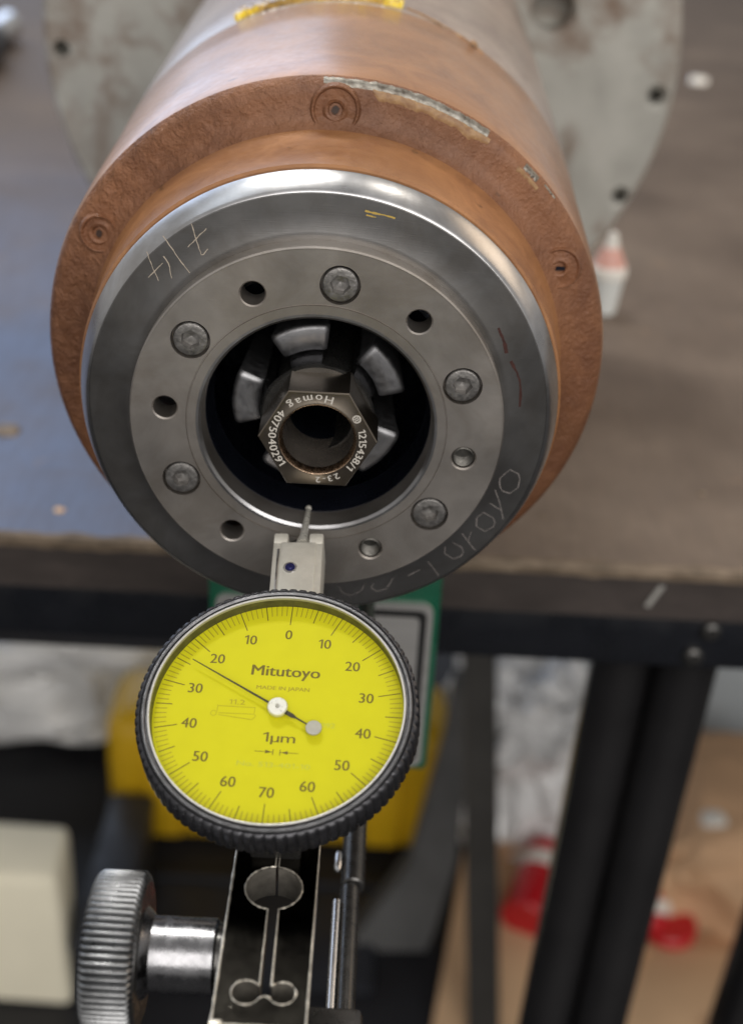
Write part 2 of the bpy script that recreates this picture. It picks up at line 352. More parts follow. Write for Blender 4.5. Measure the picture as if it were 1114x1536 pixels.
# workbench
TZ = -116.
bench = thing('workbench', (0, 600, -900), 'worn dark workbench with a raw brown board edge and black steel frame', 'workbench')
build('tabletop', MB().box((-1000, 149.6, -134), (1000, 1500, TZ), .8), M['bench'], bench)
eb = MB(); N = 160
for i in range(N+1):
    x = -1000+2000*i/N; eb.v += [V(x, 148.2+.5*noise.noise(V(x*.03, 0, 0)), -134.3), V(x, 148.0+.5*noise.noise(V(x*.04, 3, 0)), -119.2), V(x, 149.4, -119.2), V(x, 149.4, -134.3)]
for i in range(N):
    for k in range(4): eb.f.append((i*4+k, i*4+(k+1) % 4, i*4+4+(k+1) % 4, i*4+4+k))
build('edge_band', eb, M['edge'], bench)
lp = MB(); N = 700
for i in range(N+1):
    x = -1000+2000*i/N; a = noise.noise(V(x*.12, 5, 0)); b = noise.noise(V(x*.35, 9, 0)); c = noise.noise(V(x*.2, 1, 4))
    lp.v += [V(x, 147.8+.5*b, -119.6-1.2*abs(a)), V(x, 147.6+.6*b, -117.2), V(x, 148.6+.4*c, TZ+.15), V(x, 150.6+2.0*a+1.2*b, TZ+.12), V(x, 150.6+2.0*a+1.2*b, TZ-.3), V(x, 149.0, -119.4)]
for i in range(N):
    for k in range(6): lp.f.append((i*6+k, i*6+(k+1) % 6, i*6+6+(k+1) % 6, i*6+6+k))
build('frayed_lip', lp, M['lip'], bench)
build('beam', MB().box((-1000, 151, -155), (1000, 186, -134.6), 2), M['black_steel'], bench)
build('cross_rail', MB().box((-1000, 230, -218), (26, 262, -182), 2), M['rail'], bench)
def leg(x0, x1, y0, y1, dx):
    m = MB(); r = 7; q = []
    for cx, cy, a in ((x1-r, y1-r, 0), (x0+r, y1-r, 90), (x0+r, y0+r, 180), (x1-r, y0+r, 270)): q += arc(cx, cy, r, a, a+90, 6)
    n = len(q); vs = [V(x, y, -155) for x, y in q]+[V(x+dx, y, -900) for x, y in q]
    return m.add(vs, [tuple(range(n)), tuple(range(n, 2*n))]+[(i, (i+1) % n, n+(i+1) % n, n+i) for i in range(n)])
for x, r in ((99.3, 10.3), (121, 11.2)):
    build('leg', MB().tube([(x, 176, -154), (x-22, 176, -900)], r, 40), M['leg'], bench)
build('leg', leg(235, 262, 300, 330, -30), M['leg'], bench)
bo = build('bolt', MB().rev([(0, 0), (0, 3.4), (-1.6, 3.2), (-2.4, 2.2), (-2.5, 0)], Fr((119, 151, -139.5), (1, 0, 0), (0, 0, 1), (0, 1, 0)), 20), M['darksteel'], bench, (119, 151, -139.5))
copies(bo, bench, [((115, 151, -149.5), .5)])
build('scratch', MB().add([V(96.6, 147.75, -122.0), V(98.8, 147.75, -121.4), V(101.2, 147.75, -129.2), V(97.2, 147.75, -128.6)][:0] or [V(99.6, 147.2, -121.4), V(101.4, 147.2, -121.6), V(97.6, 147.2, -129.6), V(96.0, 147.2, -129.2)], [(0, 1, 2, 3)]), M['ball'], bench)

# ------------------------------------------------------------------ the spindle
spn = thing('spindle', (-1.5, 318, TZ), 'copper brown machine spindle lying on its grey rear plate, steel nose towards the viewer', 'machine spindle')
# housing
def fil(c0, c1, a0, a1, r, n=6): return [(c0+r*sin(R(a0+(a1-a0)*k/n)), c1+r*cos(R(a0+(a1-a0)*k/n))) for k in range(n+1)]
HP = [(9.2, 36), (9.2, 40.35), (9.6, 40.75), (16, 41.1), (22.5, 41.6), (24.4, 42.2), (25.6, 43.4), (26.3, 45.2), (26.6, 47.2), (26.9, 48.6), (27.5, 49.5), (28.6, 50.1), (30.5, 50.5), (46, 51.05), (70, 51.6), (85, 52.1), (86, 51.7), (86, 36)]
build('housing_neck', MB().rev(HP[:6]+[(24.4, 36)], AX, 160, True), M['copper'], spn)
hs = build('flange', MB().rev([(24.42, 36)]+HP[5:12]+[(28.6, 36)], AX, 160, True), M['flange'], spn)
build('housing', MB().rev([(28.62, 36)]+HP[11:], AX, 160, True), M['copper'], spn)
build('sleeve', MB().rev([(86.05, 36), (86.05, 51.5), (88, 52.0), (105, 52.6), (177, 54.1), (256, 55.4), (304, 56), (304, 36)], AX, 128, True), M['sleeve'], spn)
# plugs with painted-over sockets
for x, z, rr, sq in ((.4, 45.15, 3.9, 0), (-39.5, 22.1, 3.2, 0), (40.1, 20.2, 3.5, 1)):
    f = Fr((x, 26.05, z), (1, 0, 0), (0, .12*z/45, 1), (0, 1, -.12*z/45))
    p = [(.8, 0), (.5, .9), (-.15, 1.25), (-.35, 1.7), (-.05, 2.2), (-.1, rr-.55), (-.55, rr-.3), (-.6, rr-.05), (-.1, rr+.25), (.6, rr+.4)] if not sq else \
        [(.8, 0), (.5, .8), (-.12, 1.1), (-.25, 1.4), (-.05, 2.0), (.02, rr-.5), (-.32, rr-.15), (-.3, rr), (.5, rr+.3)]
    build('plug', MB().rev(p, f, 40), M['flange'], hs)
    build('plug_socket', MB().add([f(-.75, -.35, -.36), f(.85, -.25, -.36), f(.9, .35, -.36), f(-.6, .4, -.36)] if sq else [f((.35+.4*abs(cos(R(60*k+20)-x)))*cos(R(60*k+20)), .75*sin(R(60*k+20)), -.37) for k in range(6)], [tuple(range(4 if sq else 6))]), M['dark_bore'] if sq else M['socket'], hs)
def on_profile(prof, s):
    for (a0, b0), (a1, b1) in zip(prof, prof[1:]):
        l = math.hypot(a1-a0, b1-b0)
        if s <= l: return a0+(a1-a0)*s/l, b0+(b1-b0)*s/l, (-(b1-b0)/l, (a1-a0)/l)
        s -= l
    return prof[-1][0], prof[-1][1], (0, 1)
def patch(prof, th0, th1, lo, hi, lift, n=120, m=5):
    """an irregular skin lying on a turned surface, between two wandering edges"""
    mb = MB()
    for i in range(n+1):
        th = th0+(th1-th0)*i/n; a, b = lo(th), hi(th); a, b = min(a, b), max(a, b)
        for j in range(m):
            t_, r_, nn = on_profile(prof, a+(b-a)*j/(m-1)); e = lift if 0 < j < m-1 else -.05
            e += lift*.5*noise.noise(V(th*.5, j*.9, 3)) if 0 < j < m-1 else 0
            t_ += nn[0]*e; r_ += nn[1]*e; mb.v.append(AX(r_*cos(R(th)), r_*sin(R(th)), t_))
    for i in range(n):
        for j in range(m-1): k = i*m+j; mb.f.append((k, k+1, k+m+1, k+m))
    return mb
RP = HP[6:13]            # from the face over the rounded rim on to the housing
nz = lambda th, f, s: noise.noise(V(th*f, s, 0))
taper = lambda th, a, b: min(1, max(0, (th-a)/2.), max(0, (b-th)/2.)) if a < th < b else 0
build('chipped_edge', patch(RP, 58.5, 92, lambda t: 5.8-.5*taper(t, 58, 92)+.35*nz(t, .9, 1), lambda t: 7.4+.6*nz(t, .35, 4)+.25*nz(t, 1.6, 2), .10), M['chip'], hs)
build('chipped_edge', patch(RP, 45.2, 49.0, lambda t: 5.6+.3*nz(t, 1.9, 1), lambda t: 7.2+.2*nz(t, 1, 4), .09, 30), M['chip'], hs)
build('chipped_edge', patch(RP, 40.0, 43.4, lambda t: 6.5+.2*nz(t, 1.9, 6), lambda t: 7.1+.1*nz(t, 1, 4), .09, 30), M['chip'], hs)
build('torn_paint', patch(RP, 57.6, 82.5, lambda t: 5.95+.2*nz(t, 1.2, 1), lambda t: 4.1+.75*nz(t, .33, 8)+.35*nz(t, 1.1, 3)+1.2*(1-taper(t, 57, 83)), .12), M['torn'], hs)
build('torn_paint', patch(RP, 87, 91.5, lambda t: 6.0, lambda t: 5.0+.4*nz(t, 1.1, 3), .10, 30), M['torn'], hs)
build('torn_paint', patch(RP, 44, 50, lambda t: 5.6, lambda t: 4.7+.5*nz(t, 1.1, 13), .08, 30), M['torn'], hs)
SP = [(60, 51.4), (85, 52.1), (86, 52.05), (88, 52.1), (105, 52.6)]
build('resin_bead', patch(SP, 78, 116, lambda t: 28.6+1.2*nz(t, .3, 1)+.6*nz(t, 1.3, 1), lambda t: 33.6+1.6*nz(t, .25, 4)+.8*nz(t, 1.1, 2)+(2.2 if t > 104 else 0), 1.1, 200, 8), M['resin'], spn)
build('resin_bead', patch(SP, 58, 77, lambda t: 30+(77-t)*-.35+.3*nz(t, .9, 1), lambda t: 30.7+(77-t)*-.35+.5*nz(t, .8, 4), .25, 90, 5), M['torn'], spn)
build('paint_drip', MB().rev([(0, 1.0), (.5, .7), (.7, 0)], Fr((25.4, 83, 46.0), (1, 0, -.6), (0, 1, 0), (.5, 0, .87)), 14), M['torn'], spn)
# steel nose ring
ring = build('nose_ring', MB().rev([(3.6, 29.6), (3.6, 30.4), (3.35, 31.4), (3.5, 31.9), (3.65, 35.0), (3.8, 37.8), (4.4, 38.5), (8.0, 40.1), (8.5, 40.2), (8.9, 39.6), (9.1, 38), (9.1, 29.6)], AX, 192, True), M['ring'], spn)
build('bright_chamfer', MB().rev([(3.9, 37.95), (3.95, 38.05), (4.38, 38.52), (7.98, 40.15), (8.3, 40.2), (7.98, 39.9)], AX, 192, True), M['bright'], ring)
FR3 = Fr((0, 3.9, 0), (1, 0, 0), (0, 0, 1), (0, 1, 0))
mk = MB()                                                       # hand-scratched 7/4, upside down
def ringpt(px, pz): r = math.hypot(px, pz); t = 3.5+(r-31.9)*.052; return px, pz, t-.04
def scr(mb, pts, wd):
    P = []
    for (x0, z0), (x1, z1) in zip(pts, pts[1:]):
        n = max(2, int(math.hypot(x1-x0, z1-z0)/.5))
        for k in range(n): P.append((x0+(x1-x0)*k/n+.05*random.uniform(-1, 1), z0+(z1-z0)*k/n+.05*random.uniform(-1, 1)))
    P.append(pts[-1])
    for (x0, z0), (x1, z1) in zip(P, P[1:]):
        l = math.hypot(x1-x0, z1-z0) or 1; wd2 = wd*random.uniform(.6, 1.3); nx, nz_ = -(z1-z0)/l*wd2/2, (x1-x0)/l*wd2/2
        q = [ringpt(x0+nx, z0+nz_), ringpt(x1+nx, z1+nz_), ringpt(x1-nx, z1-nz_), ringpt(x0-nx, z0-nz_)]
        mb.add([V(a, t, b) for a, b, t in q], [(0, 1, 2, 3)])
scr(mk, [(-20.35, 32.04), (-19.5, 29.2), (-18.88, 27.15), (-18.5, 27.3), (-17.82, 28.16)], .16); scr(mk, [(-20.95, 28.25), (-19.49, 29.82), (-18.03, 31.37)], .13)
scr(mk, [(-24.82, 29.79), (-22.6, 26.6), (-20.7, 24.1)], .15)
scr(mk, [(-27.39, 27.08), (-26.6, 24.6), (-25.7, 22.5)], .15); scr(mk, [(-27.27, 22.97), (-24.95, 25.44)], .13); scr(mk, [(-24.78, 26.55), (-24.03, 25.49), (-23.57, 23.04)], .15)
build('scratched_mark', mk, M['scratch'], ring)
mk = MB()
for pts in ([(32.76, -7.83), (34.2, -8.6), (34.63, -9.6), (34.54, -11.29), (33.24, -12.52), (31.9, -12), (31.3, -11), (31.22, -9.54), (32.76, -7.83)], [(30.59, -11.86), (31.7, -14.43), (32.59, -17.72)], [(29.97, -14.54), (31.82, -15.76)],
            [(28.99, -16.43), (30.83, -17.49), (31.2, -18.5), (31.0, -19.34), (29.63, -20.27), (28.09, -19.35), (27.94, -17.67), (28.99, -16.43)], [(25.73, -20.85), (26.89, -22.49), (28.37, -24.3)], [(27.3, -20.42), (26.89, -22.49)],
            [(24.28, -22.83), (25.97, -23.76), (26.3, -24.8), (25.98, -25.66), (24.55, -26.27), (22.99, -25.15), (23.03, -23.77)], [(20.17, -27.07), (21.3, -28.4), (22.3, -29.93)],
            [(16.94, -30.19), (18.94, -28.83)], [(10.77, -32.18), (10.53, -33.27), (11.6, -34), (13.23, -33.28), (14.3, -30.89)], [(4.82, -33.27), (5.48, -34.67), (7.0, -35.11), (8.76, -33.92), (9.29, -32.45)]): scr(mk, pts, .17)
build('scratched_mark', mk, M['scratch_dim'], ring)
mk = MB(); scr(mk, [(6.29, 35.47), (8.6, 35.1), (10.94, 34.57)], .3); scr(mk, [(6.5, 34.9), (8, 34.6)], .2); build('scratched_mark', mk, M['gold'], ring)
mk = MB(); scr(mk, [(28.34, 17.59), (29.66, 15.07), (30.1, 13.35)], .5); scr(mk, [(30.9, 11.96), (32.2, 9.9), (32.78, 8.47), (33.19, 5.78), (33.19, 3.96)], .4); build('stain', mk, M['redstain'], ring)
# face disc with its counterbores and holes
SCREWS = [83, 145, 206, 266, 322, 20.5]; HOLES = [115, 175, 236, 293.5, 350, 51]; PC = 24.85
cut = MB()
for a in SCREWS: cut.cyl(AX.at(PC*cos(R(a)), PC*sin(R(a)), 0), 3.2, -1, 2.2, 40)
for a in HOLES: cut.rev([(-1, 0), (-1, 3.1), (.25, 1.95), (5.4, 1.9), (5.4, 0)] if a in (293.5, 350) else [(-1, 0), (-1, 3.1), (.25, 1.95), (5.4, 1.9), (5.4, 0)], AX.at(PC*cos(R(a)), PC*sin(R(a)), 0), 40)
DP = [(0, 19.35), (.35, 18.95), (3, 18.8), (4.8, 18.8), (4.8, 30.6), (.3, 30.65), (0, 30.4), (0, 21.42), (.22, 21.36), (.22, 21.22), (-.05, 21.16)]
disc = build('face_disc', MB().rev(DP, AX, 192, True), M['disc'], spn, cut=cut)
build('bright_rim', MB().rev([(-.02, 30.25), (-.03, 30.42), (.22, 30.66), (.3, 30.5)], AX, 192, True), M['disc'], disc)
build('bright_rim', MB().rev([(-.07, 19.75), (-.07, 19.34), (.35, 18.92), (.5, 18.92), (.5, 19.1)], AX, 192, True), M['bright'], disc)
for a in (293.5, 350):
    f = AX.at(PC*cos(R(a)), PC*sin(R(a)), 0)
    build('threaded_insert', MB().rev([(.35+.16*k, 1.86 if k % 2 else 1.62) for k in range(22)]+[(3.9, .5), (4.3, 0)], f, 36), M['thread'], disc, ang=20)
def screw_mb():
    f = Fr((0, 0, 0), (1, 0, 0), (0, 0, 1), (0, -1, 0)); hexs = {4, 5, 6}
    prof = [(-2, 2.7), (-.28, 2.82), (-.08, 2.68), (0, 2.45), (0, 1.42), (-1.5, 1.40), (-1.5, .5), (-1.65, 0)]
    return MB().rev([(-2, 0)]+prof, f, 72, False, lambda a, j, r: r/cos((a % (pi/3))-pi/6) if j-1 in hexs else r)
me = screw_mb().mesh('cap_screw'); me.materials.append(M['bolt'])
for k, a in enumerate(SCREWS):
    o = link('cap_screw', me, None, disc, (PC*cos(R(a)), .12, PC*sin(R(a)))); o.rotation_euler = (0, .4*k+.2, 0)
# bore and drawbar
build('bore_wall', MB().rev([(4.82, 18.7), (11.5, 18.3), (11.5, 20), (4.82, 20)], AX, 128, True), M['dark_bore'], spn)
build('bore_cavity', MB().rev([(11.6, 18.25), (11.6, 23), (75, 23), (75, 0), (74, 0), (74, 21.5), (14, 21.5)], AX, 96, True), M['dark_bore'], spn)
build('drawbar', MB().rev([(3.2, 5.75), (3.2, 9.2), (3.7, 9.5), (4.6, 9.4), (5.0, 8.2), (8, 7.8), (60, 7.8), (60, 5.75)], AX, 96, True), M['darksteel'], spn)
FP = [(8.6, 14.75), (8.15, 14.45), (7.95, 13.9), (7.9, 10.8), (8.2, 10.3), (9.6, 10.0), (13, 9.9), (30, 9.9), (30, 13.2), (16, 14.2)]
for a in (33, 105, 177, 249, 321):
    mb = MB(); n = 22; m = len(FP)
    for i in range(n+1):
        u = -1+2*i/n; half = 20.5-max(0, abs(u)-.86)*0
        th = R(a+half*u); e = max(0, abs(u)-.84)/.16; inset = .55*e*e
        for j, (h, r) in enumerate(FP):
            k = 1 if j < 6 else .8
            th2 = R(a+half*u*k); mb.v.append(AX(.0+(r-inset*.5*(j < 3))*cos(th2), (r-inset*.5*(j < 3))*sin(th2), h+inset*(j < 6)))
    for i in range(n):
        for j in range(m): k = (j+1) % m; mb.f.append((i*m+j, i*m+m+j, i*m+m+k, i*m+k))
    mb.f += [tuple(range(m)), tuple(range(n*m, n*m+m))]
    fg = build('gripper_finger', mb, M['finger'], spn, ang=40)
    build('tenon', MB().rev([(6.2, 8.3), (6.2, 8.7), (7.6, 9.35), (9.2, 9.75), (9.7, 9.2), (10.6, 9.2), (11, 9.8), (20, 9.8), (20, 8.3)], AX, 16, True, None, R(a-17), R(a+17)), M['finger_dark'], fg, ang=25)
NF = Fr((.45, -4.3, -.05), (1, 0, 0), (0, 0, 1), (0, -1, 0))       # z of this frame points at the viewer
hexr = lambda a, j, r: r/cos((a % (pi/3))-pi/6) if j in (1, 2, 3) else r
nut = build('hex_nut', MB().rev([(-8.4, 6.2), (-8.4, 8.36), (-.22, 8.36), (0, 8.18), (.0, 6.75), (.12, 6.55), (.12, 6.32), (-1.0, 6.2), (-6.4, 6.2)], NF, 144, True, hexr), M['nut'], spn)
build('bore_rim', MB().rev([(.12, 6.31), (.08, 6.2), (-.5, 5.85), (-1.3, 5.7), (-1.3, 6.19), (-1.0, 6.19)], NF, 120, True), M['brass'], nut)
build('inner_wall', MB().rev([(-1.32, 5.7), (-11, 5.5), (-11, 5.62), (-6.4, 6.18), (-1.32, 6.18)], NF, 120, True), M['nut_wall'], nut)
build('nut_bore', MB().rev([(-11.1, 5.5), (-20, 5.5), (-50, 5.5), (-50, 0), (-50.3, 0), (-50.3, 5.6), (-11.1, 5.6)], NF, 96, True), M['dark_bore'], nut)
lt = MB()
def on_arc(s, r, a0, a1, h, outward):
    ws = []
    for ch in s:
        v, _ = compose(ch); ws.append(max(p[0] for p in v)-min(p[0] for p in v)+.10)
    tot = sum(ws)-ws[0]/2-ws[-1]/2; pos = 0.
    for k, ch in enumerate(s):
        if k: pos += (ws[k-1]+ws[k])/2
        a = R(a0+(a1-a0)*pos/tot); c, s_ = cos(a), sin(a)
        f = Fr(NF(r*c, r*s_, .03), NF.x*(s_ if outward else -s_)+NF.y*(-c if outward else c), NF.x*(c if outward else -c)+NF.y*(s_ if outward else -s_), NF.z)
        text(lt, ch, f, 0, -h/2, h, width=(ws[k]-.10)*h/.69*1.15, bold=.03)
on_arc('Homag', 7.3, 77, 126, 1.3, False); on_arc('4075040291', 7.3, 143, 219, 1.25, False)
on_arc('1215438/1', 7.3, 15, -42, 1.2, True); on_arc('23-2', 7.33, -63, -88, 1.05, True)
sy = NF(7.33*cos(R(33)), 7.33*sin(R(33)), .03); SF = Fr(sy, NF.x, NF.y, NF.z)
for a in range(6): stroke(lt, [(.0, 0), (.55*cos(R(60*a+15)), .55*sin(R(60*a+15)))], .16, SF)
lt.rev([(0, .5), (0, .72)], SF, 24)
build('lettering', lt, M['laser'], nut)
# rear plate standing on the bench
PF = Fr((-1.5, 304.2, -1), (1, 0, 0), (0, 0, 1), (0, 1, 0)); cut = MB()
for x, z, r, rc in ((-110.1, -4.6, 3.1, 0), (107, -10.5, 2.8, 4.6), (99.1, -48.3, 2.8, 4.3), (66, 17.6, 7.2, 8.4), (-60, 40, 7, 0), (-88, -62, 3, 0)):
    cut.rev([(-1, 0), (-1, rc+1.2), (1.6, r), (14, r), (14, 0)] if rc else [(-1, 0), (-1, r), (14, r), (14, 0)], PF.at(x+1.5, z+1, 0), 32)
build('rear_plate', MB().rev([(0, 30), (0, 113.4), (1.6, 115), (24, 115), (26, 113), (26, 30)], PF, 160, True), M['plate'], spn, cut=cut)

# ------------------------------------------------------------------ dial indicator
el, az = R(67), R(-9.3)
n_ = V(sin(az)*cos(el), -cos(az)*cos(el), sin(el)); uy = (V(0, 1, 0)-n_*n_.y).normalized(); ux = uy.cross(n_)
D = Fr((-2.37, -46.31, -20.9), ux, uy, n_); DD = D.turn(R(-4.1))
ind = thing('dial_indicator', (-2.4, -46, -39), 'lever dial indicator with a yellow face, its stylus touching the bore of the spindle', 'dial indicator')
NK = 86
def knurl(a, j, r):
    if r < 19.7: return r
    u = (a*NK/(2*pi)) % 1; return r-.30*(max(0, cos(2*pi*u))**2)
build('bezel', MB().rev([(-.45, 19.38), (-.25, 19.5), (-.35, 19.9), (-.9, 20.2), (-4.9, 20.3), (-5.6, 19.9), (-5.6, 18.2), (-.9, 18.2)], D, NK*8, True, knurl), M['bezel_side'], ind, ang=50)
bz = build('bezel_ring', MB().rev([(-2.3, 18.0), (-.1, 18.05), (-.02, 18.12), (-.02, 18.34), (-.25, 18.42), (-.45, 18.47), (-.45, 18.6), (-.1, 18.68), (0, 18.82), (0, 19.08), (-.15, 19.22), (-.5, 19.27), (-.5, 19.4), (-1.1, 19.4), (-2.3, 18.6)], D, 200, True), M['bezel'], ind)
build('inner_rim', MB().rev([(-.5, 18.0), (-.02, 18.03), (.02, 18.12), (.02, 18.28), (-.05, 18.36), (-.3, 18.2)], D, 200, True), M['ball'], bz)
build('case', MB().rev([(-5.62, 17), (-5.62, 19.2), (-8.4, 18.6), (-9.3, 17.6), (-9.3, 0), (-8.5, 0), (-8.5, 17)], D, 120, True), M['darksteel'], ind)
dial = build('dial_face', MB().rev([(-2.35, 0), (-2.35, 18.2), (-2.9, 18.2), (-2.9, 0)], D, 160), M['dial'], ind)
ZP = -2.32
P = DD.at(0, .3, 0)
tk = MB(); th = MB()
for k in range(140):
    a = 2*pi*k/140; c, s = sin(a), cos(a); k5, k10 = k % 5 == 0, k % 10 == 0
    r0 = 14.45 if k10 else 15.35 if k5 else 16.0
    stroke(tk if k5 else th, [(c*r0, s*r0), (c*17.75, s*17.75)], .15 if k5 else .13, P, ZP)
build('scale_marks', tk, M['ink'], dial); build('scale_marks', th, M['ink_thin'], dial)
nm = MB()
for k in range(0, 140, 10):
    a = 2*pi*k/140; v = k if k <= 70 else 140-k; r = 12.75
    text(nm, str(v), P, sin(a)*r, cos(a)*r-.78, 1.56, lift=ZP, bold=.03, width=None)
build('numerals', nm, M['ink'], dial)
le = MB(); text(le, 'Mitutoyo', P, .35, 5.6, 1.72, 10.0, ZP, .06); text(le, '1µm', P, .7, -5.05, 1.5, 4.6, ZP, .02)
for sgn in (-1, 1):
    stroke(le, [(.6+sgn*3.1, -6.6), (.6+sgn*.5, -6.6)], .09, P, ZP); stroke(le, [(.6+sgn*.5, -6.15), (.6+sgn*.5, -7.05)], .12, P, ZP)
    le.add([P(.6+sgn*.62, -6.6, ZP+.002), P(.6+sgn*1.6, -6.32, ZP+.002), P(.6+sgn*1.6, -6.88, ZP+.002)], [(0, 1, 2)])
build('lettering', le, M['ink'], dial)
le = MB(); text(le, 'MADE IN JAPAN', P, .25, 3.3, .62, 7.7, ZP, .02)
text(le, '11.2', P, -6.05, .55, .8, 2.3, ZP)
for pts in ([(-8.75, -.75), (-8.75, .35)], [(-8.75, .2), (-3.35, .2)], [(-3.35, -.75), (-3.35, .35)], [(-8.5, -.95), (-3.4, -.85)], [(-8.5, -1.25), (-3.6, -1.75)],
            [(-9.2+.42*cos(t*pi/6), -1.05+.42*sin(t*pi/6)) for t in range(13)], [(-3.4, -.85), (-3.1, -1.1), (-3.3, -1.45), (-3.6, -1.75)]): stroke(le, pts, .07, P, ZP)
build('lettering', le, M['ink_thin'], dial)
le = MB(); text(le, 'No. 513-401-10', P, .4, -8.95, .75, 10.3, ZP); text(le, '0092', P, 7.0, -2.3, .75, 2.8, ZP); build('lettering', le, M['ink_faint'], dial)
ndl = D.turn(R(-4.1)).at(0, .3, 0); NA = math.atan2(7.25, -13.7); nf = Fr(ndl.o, ndl.x*cos(NA)+ndl.y*sin(NA), ndl.y*cos(NA)-ndl.x*sin(NA), ndl.z)
hp = -1.45
needle = build('needle', MB().prism([(0, .17), (15.2, .05), (15.2, -.05), (0, -.17)], nf, hp-.06, hp+.06).prism([(0, .32), (-2.6, .30), (-3.2, .12), (-5.4, .09), (-5.4, -.09), (-3.2, -.12), (-2.6, -.30), (0, -.32)], nf, hp-.06, hp+.06), M['needle'], ind)
build('counterweight', MB().cyl(nf.at(-6.2, 0, 0), 1.15, hp-.14, hp+.14, 32, .05), M['ball'], needle)
hub = build('hub', MB().rev([(-2.3, .6), (hp-.3, .6), (hp-.3, 1.4), (hp+.35, 1.45), (hp+.5, 1.3), (hp+.5, .45), (hp+.42, .4), (hp+.42, 0)], nf, 40), M['hub'], ind)
build('rivet', MB().rev([(hp+.42, .3), (hp+.6, .26), (hp+.66, 0)], nf, 20), M['ball'], hub)
build('crystal', MB().rev([(-.12, 0), (-.12, 18.2)], D, 96), M['crystal'], ind)
# body and stylus
eb_ = R(72); nb = V(sin(az)*cos(eb_), -cos(az)*cos(eb_), sin(eb_)); by = (V(0, 1, 0)-nb*nb.y).normalized(); bx = by.cross(nb)
B = Fr((-2.05, -6.35, -16.5), bx, by, nb)
bd = MB(); bd.box((-4.1, -47, -7.4), (4.1, -2.1, 0), .35, B); bd.box((-4.1, -2.4, -7.4), (-1.7, 0, 0), .35, B); bd.box((1.75, -2.4, -7.4), (4.1, 0, 0), .35, B); bd.box((-2, -2.4, -7.4), (2, -.2, -4.2), .2, B)
body = build('body', bd, M['body'], ind)
build('cover_plate', MB().box((-2.75, -22, -.1), (2.95, -2.3, .28), .12, B), M['body'], body)
build('side_rail', MB().box((-3.35, -22, -.05), (-2.95, -3.6, .12), .05, B), M['chrome'], body)
sf = B.at(-1.0, -7.7, .28)
build('screw', MB().rev([(.0, 1.15), (.06, 1.1), (.06, .9), (-.1, .85)], sf, 28), M['chrome'], body)
build('screw', MB().rev([(.07, .84), (.07, .4), (.18, .25), (.2, 0)], sf, 28), M['blueblack'], body)
tip = V(-1.15, 5.2, -18.42); p0 = B(.55, -1.2, -1.6); dr = (tip-p0).normalized()
sty = build('stylus', MB().tube([p0, p0+dr*.9, p0+dr*1.0, p0+dr*1.8, p0+dr*1.9, tip-dr*.9, tip], [1.05, 1.05, .85, .85, .72, .42, .3], 20), M['stylus'], ind)
mb = MB(); mb.rev([(.55*-cos(pi*k/12), .55*sin(pi*k/12)) for k in range(13)], Fr(tip), 20); build('ball_tip', mb, M['stylus'], sty)
build('pivot', MB().box((-1.2, -2.2, -2.6), (1.5, -.9, -1.3), .2, B).cyl(Fr(B(-1.6, -1.5, -1.9), B.y, B.z, B.x), .6, 0, 3.2, 16), M['darksteel'], ind)
build('dovetail', MB().box((-5, -57, -40.5), (2.2, -49.5, -34), .4), M['darksteel'], ind)

# ------------------------------------------------------------------ holder of the indicator
hold = thing('indicator_holder', (-1, -68, -82), 'dark steel clamp block with a keyhole slot and knurled thumbscrew, under the yellow dial', 'clamp')
lob1 = arc(-3.15, -80.5, 1.9, 32.6, 335, 28); lob2 = arc(1.45, -80.4, 1.75, 205, 506, 28)
inner = [(-1.25, -50)]+arc(-1.13, -62.6, 3.95, 91.7, 262.7, 28)+lob1+[(-.85, -80.95)]+lob2+arc(-1.13, -62.6, 3.95, 284.4, 444.5, 28)+[(-.75, -50)]
poly = [(-7.0, -50)]+inner+[(4.75, -50), (4.75, -85.5), (-7.0, -85.5)]
blk = build('block', MB().prism(poly, W0, -45.6, -40), M['block'], hold)
build('side_rail', MB().box((-7.0, -85.4, -52), (-5.5, -50.1, -45.62), .2), M['block'], blk)
build('side_rail', MB().box((3.3, -85.4, -52), (4.75, -50.1, -45.62), .2), M['block'], blk)
build('end_wall', MB().box((-5.48, -85.4, -52), (3.28, -83.9, -45.62), .2), M['block'], blk)
SG = -1
E = MB(); q = [V(x, y, -40.02) for x, y in inner]
E.tube(q, [.12+.17*noise.noise(v*2.3) for v in q], 8); E.tube([V(-7, -50-1.18*k, -40.05) for k in range(31)], [.2+.16*noise.noise(V(k*1.3, 0, 0)) for k in range(31)], 8)
E.tube([V(4.75, -50-1.18*k, -40.05) for k in range(31)], [.15+.08*noise.noise(V(k*.8, 4, 0)) for k in range(31)], 8); E.tube([V(-7+.98*k, -85.5, -40.05) for k in range(13)], [.2+.15*noise.noise(V(k*.8, 8, 0)) for k in range(13)], 8)
ln_ = MB(); g = []
for k, (x, y) in enumerate(inner):
    (xa, ya), (xb, yb) = inner[max(k-1, 0)], inner[min(k+1, len(inner)-1)]; l = math.hypot(xb-xa, yb-ya) or 1
    g.append((x-(yb-ya)/l*-.05*SG, y+(xb-xa)/l*-.05*SG))
for x, y in g: ln_.v += [V(x, y, -40.2), V(x, y, -45.55)]
ln_.f = [(2*k, 2*k+1, 2*k+3, 2*k+2) for k in range(len(g)-1)]
build('slot_wall', ln_, M['slotwall'], blk, ang=20)
build('cross_pin', MB().tube([V(-6.2, -79.9, -47.4), V(4.0, -75.6, -47.4)], 1.5, 20), M['chrome'], blk)
E.box((-7.25, -85.9, -41), (-5.6, -84.9, -39.75), .2)
build('worn_edge', E, M['worn_edge'], blk)
TF = Fr((-18, -69.8, -46), (0, 1, 0), (0, 0, 1), (-1, 0, 0)); NR = 68
